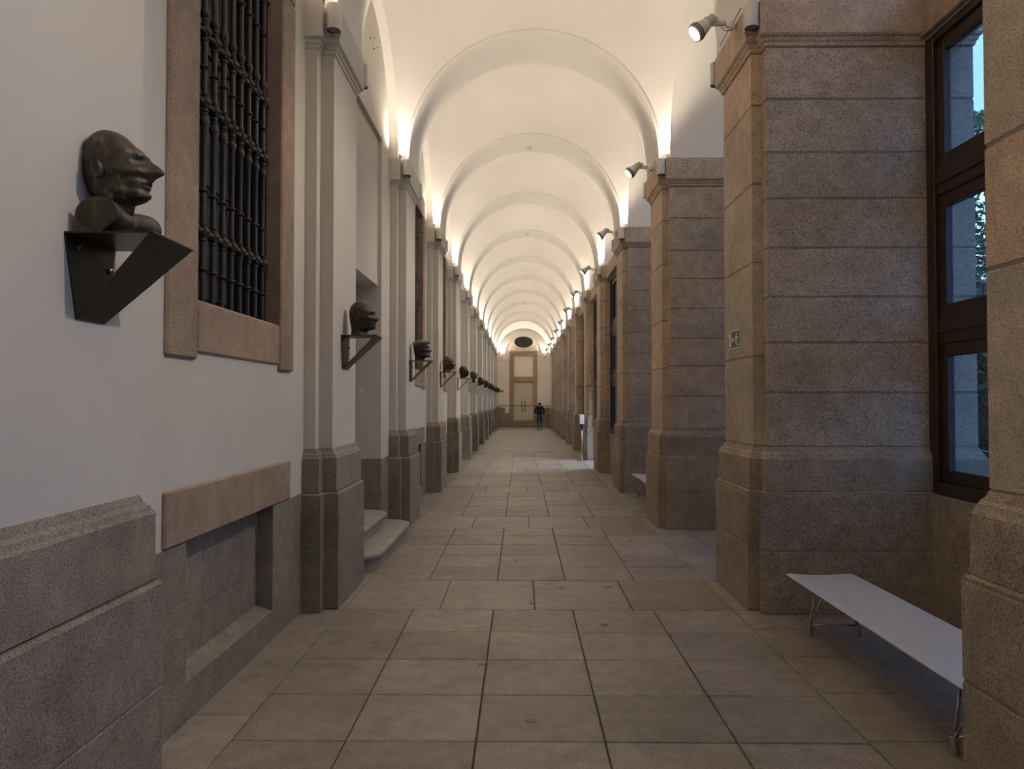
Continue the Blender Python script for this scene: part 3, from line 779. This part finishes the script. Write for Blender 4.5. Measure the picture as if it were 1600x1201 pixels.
# ================================================================== BRACKETS AND BUSTS
def bracket_meshes():
    a, b, h, d, t = .16, .088, .288, .30, .006
    # top plate with thickness
    mb = MB(); mb.box(0, d, -a, a, -t, 0, .001); top = mb.mesh('top_plate')
    mb = MB(); mb.rings([[(x, -a, -t), (x, a, -t), (x, b, -h), (x, -b, -h)] for x in (.0, t)]); back = mb.mesh('back_plate')
    n = Vector((h, 0, -d)).normalized()*t
    o = [(d, -a, -.001), (d, a, -.001), (.0+t, b, -h), (.0+t, -b, -h)]
    mb = MB(); mb.rings([[(x-n.x*s, y, z-n.z*s) for x, y, z in o] for s in (0, 1)]); inc = mb.mesh('slanted_plate')
    mb = MB()
    for y, z in ((-.10, -.04), (.12, -.09)): mb.lathe([(.012, 0), (.012, .006), (.006, .008), (.006, .014), (.001, .015)], 8, (t, y, z), (1, 0, 0))
    return top, back, inc, mb.mesh('bolt')
BT = bracket_meshes()
def interp(tab, z):
    if z <= tab[0][0]: return tab[0][1]
    if z >= tab[-1][0]: return tab[-1][1]
    n = len(tab)
    for i in range(n-1):
        (x1, y1), (x2, y2) = tab[i], tab[i+1]
        if z <= x2:
            x0, y0 = tab[max(i-1, 0)]; x3, y3 = tab[min(i+2, n-1)]
            d = (y2-y1)/(x2-x1)
            m1 = (y2-y0)/(x2-x0) if i > 0 else d; m2 = (y3-y1)/(x3-x1) if i < n-2 else d
            if d == 0: m1 = m2 = 0
            else:
                m1 = 0 if m1/d < 0 else math.copysign(min(abs(m1), 3*abs(d)), d); m2 = 0 if m2/d < 0 else math.copysign(min(abs(m2), 3*abs(d)), d)
            t = (z-x1)/(x2-x1); h = x2-x1
            return (2*t**3-3*t*t+1)*y1 + (t**3-2*t*t+t)*h*m1 + (-2*t**3+3*t*t)*y2 + (t**3-t*t)*h*m2
H1 = dict(face=[(0, .045), (.17, .05), (.235, .055), (.255, .105), (.30, .118), (.36, .112), (.42, .118), (.48, .112), (.56, .116), (.66, .110), (.72, .102), (.80, .078), (.88, .047), (.94, .022), (.975, -.002), (.993, -.022), (1, -.040)],
          back=[(0, -.055), (.15, -.06), (.25, -.075), (.36, -.098), (.5, -.118), (.65, -.125), (.78, -.115), (.88, -.100), (.94, -.083), (.975, -.066), (.993, -.052), (1, -.041)],
          width=[(0, .045), (.15, .046), (.25, .055), (.34, .068), (.5, .082), (.65, .090), (.78, .084), (.88, .068), (.94, .052), (.975, .034), (.993, .017), (1, .0005)],
          nose=(.475, .53, .70, .055), eye=.635, lip=.405, chin=.29, ear=(.50, -.012), brow=.705, H=.372, rough=.0075)
H2 = dict(face=[(0, .065), (.05, .06), (.10, .050), (.14, .060), (.17, .082), (.20, .106), (.235, .117), (.28, .117), (.32, .116), (.37, .118), (.42, .116), (.50, .112), (.60, .108), (.69, .106), (.78, .088), (.87, .064), (.935, .040), (.975, .012), (.993, -.006), (1, -.022)],
          back=[(0, -.100), (.08, -.090), (.2, -.088), (.35, -.097), (.5, -.104), (.65, -.107), (.78, -.100), (.88, -.084), (.94, -.066), (.975, -.047), (.993, -.033), (1, -.023)],
          width=[(0, .085), (.06, .068), (.14, .060), (.22, .062), (.34, .072), (.5, .080), (.65, .084), (.78, .080), (.88, .065), (.94, .049), (.975, .032), (.993, .016), (1, .0005)],
          nose=(.42, .485, .68, .036), eye=.60, lip=.345, chin=.235, ear=(.56, -.012), brow=.685, H=.305, rough=.0012)
H1 = dict(H1); _q = lambda u: u*1.42 if u < .25 else .355+.86*(u-.25)
for _k in ('face', 'back', 'width'): H1[_k] = [(_q(a), b) for a, b in H1[_k]]
H1['nose'] = (_q(.475), _q(.53), _q(.70), .060); H1['eye'] = _q(.635); H1['lip'] = _q(.405); H1['chin'] = _q(.29); H1['ear'] = (_q(.52), -.012); H1['brow'] = _q(.705); H1['H'] = .395
def bust_mesh(Hd, seed, hair=0, beard=0, nz=84, na=56, rough=None, nose_l=1.0, wide=1.0):
    Ht = Hd['H']; mb = MB(); R = []
    ro = Hd['rough'] if rough is None else rough
    z0n, zt, z1n, nl = Hd['nose']; nl *= nose_l
    def g(a, s): return math.exp(-(a/s)**2)
    for i in range(nz+1):
        u_ = i/nz; u_ = u_ if u_ < .9 else .9 + (1-(1-(u_-.9)/.1)**1.9)*.1
        z = u_*Ht
        xf, xb, wd = interp(Hd['face'], u_), interp(Hd['back'], u_), interp(Hd['width'], u_)*wide
        cxm = xb + (xf-xb)*.42; ring = []
        for j in range(na):
            t = 2*PI*j/na; c, s = math.cos(t), math.sin(t)
            e = .86 if (c > 0 and u_ > .2) else 1.0
            x = cxm + (xf-cxm if c > 0 else cxm-xb)*math.copysign(abs(c)**e, c); y = wd*math.copysign(abs(s)**.95, s)
            if c > 0 and u_ > .15:
                # nose
                if z0n-.03 < u_ < z1n+.02:
                    if u_ < zt: hgt = nl*max(0, (u_-z0n+.03)/(zt-z0n+.03))**.6
                    else: hgt = nl*(1-(u_-zt)/(z1n+.02-zt))**1.15
                    sg2 = .010+.010*max(0, 1-abs(u_-zt+.01)/.07)
                    x += hgt*g(y, sg2)
                x += .009*g(u_-Hd['lip']-.022, .018)*g(y, .024) + .009*g(u_-Hd['lip']+.022, .018)*g(y, .022) - .003*g(u_-Hd['lip'], .007)*g(y, .022)
                x += .007*g(u_-Hd['chin'], .04)*g(y, .026)
                x -= .003*g(u_-Hd['lip']+.055, .02)*g(y, .025)
                x += .012*g(u_-Hd['brow']+.25*(abs(y)-.02), .020)*(g(y-.026, .019)+g(y+.026, .019)) + .004*g(u_-Hd['brow'], .03)*g(y, .02)
                for sy in (-1, 1):
                    x -= .017*g(u_-Hd['eye'], .034)*g(y-sy*.033, .019)
                    x += .008*g(u_-Hd['eye'], .014)*g(y-sy*.034, .013)
                    x += .004*g(u_-Hd['eye']-.022, .007)*g(y-sy*.034, .018)
                    x += .007*g(u_-Hd['eye']+.10, .035)*g(y-sy*.05, .022); y += sy*.004*g(u_-Hd['eye']+.10, .03)*g(y-sy*.06, .02)
                    x -= .003*g(u_-Hd['lip']-.045, .04)*g(y-sy*.034, .010)
                    x -= .004*g(u_-Hd['lip']-.02, .05)*g(y-sy*.052, .016)
            if beard and c > -.2 and .1 < u_ < Hd['lip']+.02:
                k_ = beard*g(u_-Hd['chin']+.03, .09); x += k_*max(c, 0); y += k_*.5*s
            if hair and (c < .55) and u_ > .35: x += hair*c*.6; y += hair*s
            if ro:
                nv = noise.noise_vector(Vector((x*26+seed*7, y*26, z*17)))*ro + noise.noise_vector(Vector((x*60+seed, y*60, z*38)))*ro*.4
                fd = min(1, (1-u_)*12); x += nv.x*fd; y += nv.y*fd
            ring.append((x, y, z))
        R.append(ring)
    mb.rings(R)
    # ears
    ez, ex = Hd['ear']
    for s in (-1, 1):
        yy = interp(Hd['width'], ez)*wide*.97; E = []
        for r, d, zz in ((1, 0, 0), (1.12, .010, 0), (1.08, .016, 0), (.80, .015, 0), (.62, .007, 0), (.2, .006, 0)):
            E.append([(ex + .017*r*math.cos(a)*(.85+.25*math.sin(a)) - d*.7 - .004*math.sin(a), s*(yy+d), ez*Ht + .030*r*math.sin(a)) for a in [2*PI*i/18 for i in range(18)]])
        mb.rings(E if s > 0 else [list(reversed(q)) for q in E])
    return mb
LBL = ['dark green-streaked bronze head with long nose and cut-off shoulders, nearest the viewer on its bracket',
       'smooth bald brown bronze head with a clear ear, second from the viewer by the doorway',
       'bearded black bronze head wearing a pale green flat cap',
       'ruddy brown bald bronze head right behind the one with the green cap',
       'slate-black bronze head with short hair, fifth from the viewer',
       'brown long-necked bronze head right after the slate-black one',
       'dark brown bronze head, seventh from the viewer in the left row', 'dark brown bronze head, eighth from the viewer in the left row',
       'dark brown bronze head, ninth from the viewer in the left row', 'dark bronze head, tenth from the viewer in the left row',
       'dark bronze head, tenth past the nearest, the one closest to the end wall', 'bronze head behind the viewer']
XS = -1.53
for k in range(-1, NP):
    i = k+1
    sc = 1.0; c = cy(k) + (.02 if k == -1 else 0)
    br = empty('wall_bracket', (XS, c, 2.222)); tag(br, 'folded black steel V-shaped bracket holding the %s bust' % (['nearest', 'smooth bald second', 'green-capped third'] + [ORD[j] for j in range(4, 13)])[i] , 'shelf', 'steel brackets of the busts')
    for m_, nme in zip(BT, ('top_plate', 'back_plate', 'slanted_plate', 'bolt')): obj(nme, m_, M['steel'] if nme != 'bolt' else M['chrome'], br)
    bx = XS+.145
    if k == -1:
        mb = bust_mesh(H1, 1)
        # shoulders cut off by flat planes facing along the wall
        R = []
        for y, s_ in ((-.142, .80), (-.140, .97), (-.132, 1.0), (-.09, .93), (-.045, .72), (0, .66), (.045, .72), (.09, .93), (.132, 1.0), (.140, .97), (.142, .80)):
            ring = []
            for j in range(28):
                t = 2*PI*j/28; x = .078*math.cos(t)*s_ + .012; z = .062+.062*math.sin(t)*s_
                if z < .05: x = .015 + (x-.015)*(.55+.45*max(z, 0)/.05)
                ring.append((x, y, max(z, .0)))
            R.append(ring)
        mb.rings(R)
        b = obj('bronze_bust', autosmooth(mb.mesh('bust'), 60), BR[0], None, (bx-.05, c, 2.222), (0, 0, math.radians(-4)))
    elif k == 0:
        b = obj('bronze_bust', autosmooth(bust_mesh(H2, 2, nose_l=1.15).mesh('bust'), 60), BR[1], None, (bx, c, 2.222))
    elif k == 1:
        b = empty('bronze_bust', (bx, c, 2.222))
        obj('head', autosmooth(bust_mesh(H2, 3, beard=.025, rough=.004, hair=.006, nose_l=1.3, nz=60, na=40).mesh('bust'), 60), BR[2], b).scale = (.95, .95, .95)
        mb = MB(); mb.rings([[((r*1.0)*math.cos(t)*.118+dx, r*math.sin(t)*.098, z+.010*math.cos(t)+.004*math.sin(3*t)) for t in [2*PI*j/28 for j in range(28)]] for r, z, dx in ((.80, .212, 0), (.98, .225, 0), (1.08, .245, .004), (1.0, .268, .006), (.7, .280, .0), (.3, .285, -.01))])
        obj('flat_cap', autosmooth(mb.mesh('flat_cap'), 60), M['verdigris'], b)
    else:
        lo_ = dict(nz=48, na=32)
        cfg = {2: (H2, BR[3], 0, 0, .002, 1.1, 1.05), 3: (H2, BR[4], .010, 0, .002, .8, .95), 4: (H1, BR[3], .004, 0, .003, .8, .9), 5: (H2, BR[1], .012, 0, .004, 1, 1.0)}.get(k, (H2, BR[1+(k % 3)], .005*(k % 3), .008*(k % 2), .004, 1.0, 1.0))
        mb = bust_mesh(cfg[0], k+5, hair=cfg[2], beard=cfg[3], rough=cfg[4], nose_l=cfg[5], wide=cfg[6], **lo_)
        b = obj('bronze_bust', autosmooth(mb.mesh('bust'), 60), cfg[1], None, (bx, c, 2.222)); 
        if k == 4: b.scale = (.88, .88, .86)
    tag(b, LBL[i], 'sculpture', 'bronze busts along the left wall')

# ================================================================== BENCHES
def bench(y1, label):
    L = 2.31; W = .50; xf = 1.955
    t = empty('bench', (xf+W/2, y1-L/2, 0)); tag(t, label, 'bench', 'metal benches in the right niches')
    nx, ny = 14, 16; V = []; F = []
    def top(u_, v_):
        x = (u_-.5)*W; e = abs(2*u_-1)
        z = .39 - .016*(1-e**2.2) - (.010 if e > .97 else 0)
        return x, z
    for lay in (0, 1):
        for j in range(ny+1):
            v_ = j/ny; yy = (v_-.5)*L
            for i in range(nx+1):
                x, z = top(i/nx, v_)
                r = (abs(2*v_-1)**18)*.012
                V.append((x*(1-r*1.0), yy, z - lay*.014*(1 if 0 < i < nx and 0 < j < ny else .35)))
    n1 = (nx+1)*(ny+1)
    for j in range(ny):
        for i in range(nx):
            a = j*(nx+1)+i; F.append((a, a+1, a+nx+2, a+nx+1)); F.append((n1+a, n1+a+nx+1, n1+a+nx+2, n1+a+1))
    for j in range(ny):
        for i in (0, nx):
            a = j*(nx+1)+i; q = (a, a+nx+1, n1+a+nx+1, n1+a); F.append(q if i == 0 else tuple(reversed(q)))
    for i in range(nx):
        for j in (0, ny):
            a = j*(nx+1)+i; q = (a, n1+a, n1+a+1, a+1); F.append(q if j == 0 else tuple(reversed(q)))
    me = mesh('seat', V, F); obj('seat', autosmooth(me, 40), M['bench'], t)
    for ly in (L/2-.25, -L/2+.25):
        for s in (-1, 1):
            fx = s*.17
            mb = MB(); foot = (fx, ly, .07)
            mb.tube([foot, (fx*.45, ly-.09, .362)], .0085, 8); mb.tube([foot, (fx*.45, ly+.09, .362)], .0085, 8); lg = obj('leg', mb.mesh('leg', True), M['chrome'], t)
            mb = MB(); mb.lathe([(.026, 0), (.026, .004), (.017, .078), (.012, .082)], 14, (fx, ly, 0)); obj('foot', autosmooth(mb.mesh('foot'), 40), M['chrome'], lg)
        mb = MB(); mb.tube([(-.17, ly, .078), (.17, ly, .078)], .007, 8); obj('stretcher', mb.mesh('stretcher', True), M['chrome'], t)
    mb = MB(); mb.box(-.10, .10, -L/2+.12, L/2-.12, .352, .368, .004); obj('spine', mb.mesh('spine'), M['chrome'], t)
bench(5.73, 'long low white metal bench in the nearest niche on the right')
bench(5.73+2*BAY, 'far white metal bench whose end peeks out behind a granite pier')

# ================================================================== DISPENSER STAND
ds = empty('dispenser_stand', (1.72, 21.76, 0)); tag(ds, 'thin pole stand topped by a white box beside the right piers', 'stand')
mb = MB(); mb.lathe([(.15, 0), (.15, .008), (.02, .014), (.014, .03)], 24); obj('base', mb.mesh('base'), M['chrome'], ds)
mb = MB(); mb.tube([(0, 0, .02), (0, 0, 1.04)], .014, 10); obj('pole', mb.mesh('pole', True), M['chrome'], ds)
mb = MB(); mb.tube([(.035, .02, .02), (.035, .02, .95)], .010, 8); obj('rear_pole', mb.mesh('rear_pole', True), M['black'], ds)
mb = MB(); mb.box(-.065, .065, -.05, .05, 1.03, 1.30, .012); obj('dispenser', mb.mesh('dispenser'), M['white'], ds)
mb = MB(); mb.lathe([(.045, .95), (.05, .99), (.03, 1.0), (.03, 1.03)], 14, (0, -.02, 0)); mb.lathe([(.012, .86), (.04, .93), (.045, .95)], 14, (0, -.02, 0)); obj('drip_cup', mb.mesh('drip_cup'), M['black'], ds)

# ================================================================== PERSON (walking away)
def skin(name, joints, edges, mat, parent, sub=2):
    me = bpy.data.meshes.new(name); me.from_pydata([j[:3] for j in joints], edges, [])
    o = obj(name, me, mat, parent); o.modifiers.new('s', 'SKIN'); 
    for v, j in zip(me.skin_vertices[0].data, joints): v.radius = (j[3], j[4] if len(j) > 4 else j[3])
    me.skin_vertices[0].data[0].use_root = True
    m_ = o.modifiers.new('u', 'SUBSURF'); m_.levels = sub; m_.render_levels = sub
    dg = bpy.context.evaluated_depsgraph_get(); ev = o.evaluated_get(dg); nm = bpy.data.meshes.new_from_object(ev)
    o.modifiers.clear(); o.data = nm; nm.name = name
    if not nm.materials: nm.materials.append(mat)
    nm.polygons.foreach_set('use_smooth', [True]*len(nm.polygons)); return o
pr = empty('person', (1.075, 44.6, 0)); tag(pr, 'person in dark jacket and blue jeans walking away with arms bent', 'person')
# body: pelvis root
J = [(0, 0, .88, .12, .10), (0, .0, 1.05, .12, .09), (0, .01, 1.25, .15, .10), (0, .01, 1.36, .10, .07), (0, .015, 1.42, .050), (0, .03, 1.48, .085, .10), (0, .03, 1.55, .090, .105), (0, .03, 1.61, .06),
     (-.09, 0, .84, .085), (-.09, .10, .47, .055), (-.08, .02, .10, .038), (-.08, .14, .04, .035),
     (.09, 0, .84, .085), (.095, .02, .46, .055), (.09, -.24, .14, .038), (.09, -.17, .05, .035),
     (-.19, .01, 1.33, .052), (-.25, -.03, 1.08, .042), (-.17, .18, 1.0, .030), (-.12, .23, 1.02, .026),
     (.19, .01, 1.33, .052), (.25, -.03, 1.08, .042), (.17, .18, 1.0, .030), (.12, .23, 1.02, .026)]
E = [(0, 1), (1, 2), (2, 3), (3, 4), (4, 5), (5, 6), (6, 7), (0, 8), (8, 9), (9, 10), (10, 11), (0, 12), (12, 13), (13, 14), (14, 15), (3, 16), (16, 17), (17, 18), (18, 19), (3, 20), (20, 21), (21, 22), (22, 23)]
skin('body', J, E, M['skin'], pr)
skin('jacket', [(0, 0, .80, .18, .135), (0, 0, 1.05, .165, .12), (0, .01, 1.27, .185, .125), (0, .01, 1.38, .11, .08), (-.20, .01, 1.33, .075), (-.27, -.04, 1.08, .062), (-.18, .17, .99, .045), (.20, .01, 1.33, .075), (.27, -.04, 1.08, .062), (.18, .17, .99, .045)],
     [(0, 1), (1, 2), (2, 3), (3, 4), (4, 5), (5, 6), (3, 7), (7, 8), (8, 9)], M['jacket'], pr)
skin('jeans', [(0, 0, .90, .14, .11), (-.09, 0, .82, .10), (-.09, .10, .47, .070), (-.08, .02, .11, .052), (.09, 0, .82, .10), (.095, .02, .46, .070), (.09, -.23, .16, .052)], [(0, 1), (1, 2), (2, 3), (0, 4), (4, 5), (5, 6)], M['jeans'], pr)
skin('hair', [(0, -.01, 1.47, .080, .085), (0, .0, 1.55, .115, .130), (0, .01, 1.62, .090, .10)], [(0, 1), (1, 2)], M['hair'], pr)
skin('shoe', [(-.08, -.03, .035, .040), (-.08, .06, .035, .042), (-.08, .17, .03, .034)], [(0, 1), (1, 2)], M['black'], pr, 1)
skin('shoe', [(.09, -.27, .10, .040), (.09, -.21, .055, .042), (.09, -.13, .032, .032)], [(0, 1), (1, 2)], M['black'], pr, 1)

# ================================================================== COURTYARD
g_ = MB(); g_.box(3.9, 60, -20, 90, -.3, -.02); tag(obj('ground', g_.mesh('ground'), M['lawn']), kind='structure')
# white building across the courtyard
bd = MB(); bx0 = 26.0; bd.box(bx0, bx0+6, 5, 85, 0, 17)
bld = obj('building', bd.mesh('building'), M['facade']); tag(bld, 'bright white building seen across the courtyard through the window', 'building')
mb = MB(); mb.box(-.12, -.0, -.8, -.68, 0, 3.2); mb.box(-.12, 0, .68, .8, 0, 3.2); mb.box(-.16, 0, -.9, .9, 3.2, 3.4); mb.box(-.2, 0, -.9, .9, -.15, 0); wf = mb.mesh('window_frame')
mb = MB(); mb.box(-.03, -.01, -.68, .68, 0, 3.2); mb.box(-.06, -.03, -.03, .03, 0, 3.2); mb.box(-.06, -.03, -.68, .68, 2.1, 2.16); wg = mb.mesh('window_glass')
skyg = simple('sky_glass', (.30, .38, .46), .1)
for fz in (1.2, 6.2, 11.2):
    for j in range(10):
        f_ = obj('window_frame', wf, M['facade'], bld, (bx0, 20+j*3.6, fz)); obj('window_glass', wg, skyg, f_)
for fz in (5.3, 10.4, 15.8):
    mb = MB(); mb.box(bx0-.25, bx0, 5, 85, fz, fz+.3); obj('string_course', mb.mesh('string_course'), M['facade'], bld)
def tree(x, y, h, r, seed, mat, label, n=16000):
    rn = random.Random(seed)
    t = empty('tree', (x, y, 0)); tag(t, label, 'tree', 'courtyard trees')
    mb = MB(); mb.tube([(0, 0, 0), (.1, .05, h*.35), (0, .1, h*.8)], [.16, .12, .04], 8); mb.tube([(.1, .05, h*.3), (r*.4, .2, h*.6)], [.07, .02], 6); mb.tube([(.08, .05, h*.4), (-r*.4, -.2, h*.65)], [.07, .02], 6)
    obj('trunk', mb.mesh('trunk'), M['bark'], t)
    V = []; F = []
    for i in range(n):
        a = rn.uniform(0, 2*PI); u_ = rn.uniform(0, 1); z = .25 + u_*(h-.25)
        rr = r*math.sqrt(max(.05, 1-(2*u_-.9)**2*.8))*rn.uniform(.55, 1.05)*(1+.2*math.sin(5*a+z*2))
        p = Vector((rr*math.cos(a), rr*math.sin(a), z)); s = rn.uniform(.08, .17)
        d = Vector((rn.uniform(-1, 1), rn.uniform(-1, 1), rn.uniform(-1, .4))).normalized(); e = d.orthogonal().normalized()*s*.45; d = d*s
        k0 = len(V); V += [p, p+d*.5+e, p+d*1.2, p+d*.5-e]; F.append((k0, k0+1, k0+2, k0+3))
    lo = obj('foliage', mesh('foliage', V, F), mat, t); tag(lo, kind='stuff')
tree(11.2, 18.4, 8.6, 1.9, 1, M['leaf'], 'tall green leafy tree seen through the near window')
tree(9.0, 15.2, 4.0, 1.3, 2, M['leaf2'], 'dark low evergreen bush at the foot of the courtyard tree', 9000)
tree(13.5, 25.5, 8.0, 2.4, 3, M['leaf2'], 'dark tree behind the tall green one in the courtyard', 9000)
tree(8.5, 34.5, 6.5, 2.0, 4, M['leaf'], 'green tree further along the courtyard', 7000)
tree(12.5, 10.5, 7.0, 2.2, 5, M['leaf'], 'broad green tree at the near side of the courtyard', 7000)
tree(8.0, 3.6, 8.5, 2.6, 6, M['leaf2'], 'unseen dense dark tree added to shade the pier outside the nearest window', 12000)  # added out of view, blocks sky light from the exterior pier
tree(7.9, 8.6, 7.5, 1.6, 7, M['leaf2'], 'unseen narrow dark tree added beside the railing to keep sky off the pier', 9000)  # also added out of view, shades the same exterior pier
rl = empty('garden_railing', (5.6, 9.0, 0)); tag(rl, 'low black garden railing outside the near window', 'railing')
for z in (.55, .85, 1.05):
    mb = MB(); mb.tube([(0, -4, z), (0, 8, z)], .018, 6); obj('rail', mb.mesh('rail'), M['black'], rl)
for j in range(7):
    mb = MB(); mb.tube([(0, -4+j*2, -.02), (0, -4+j*2, 1.07)], .02, 6); obj('post', mb.mesh('post'), M['black'], rl)
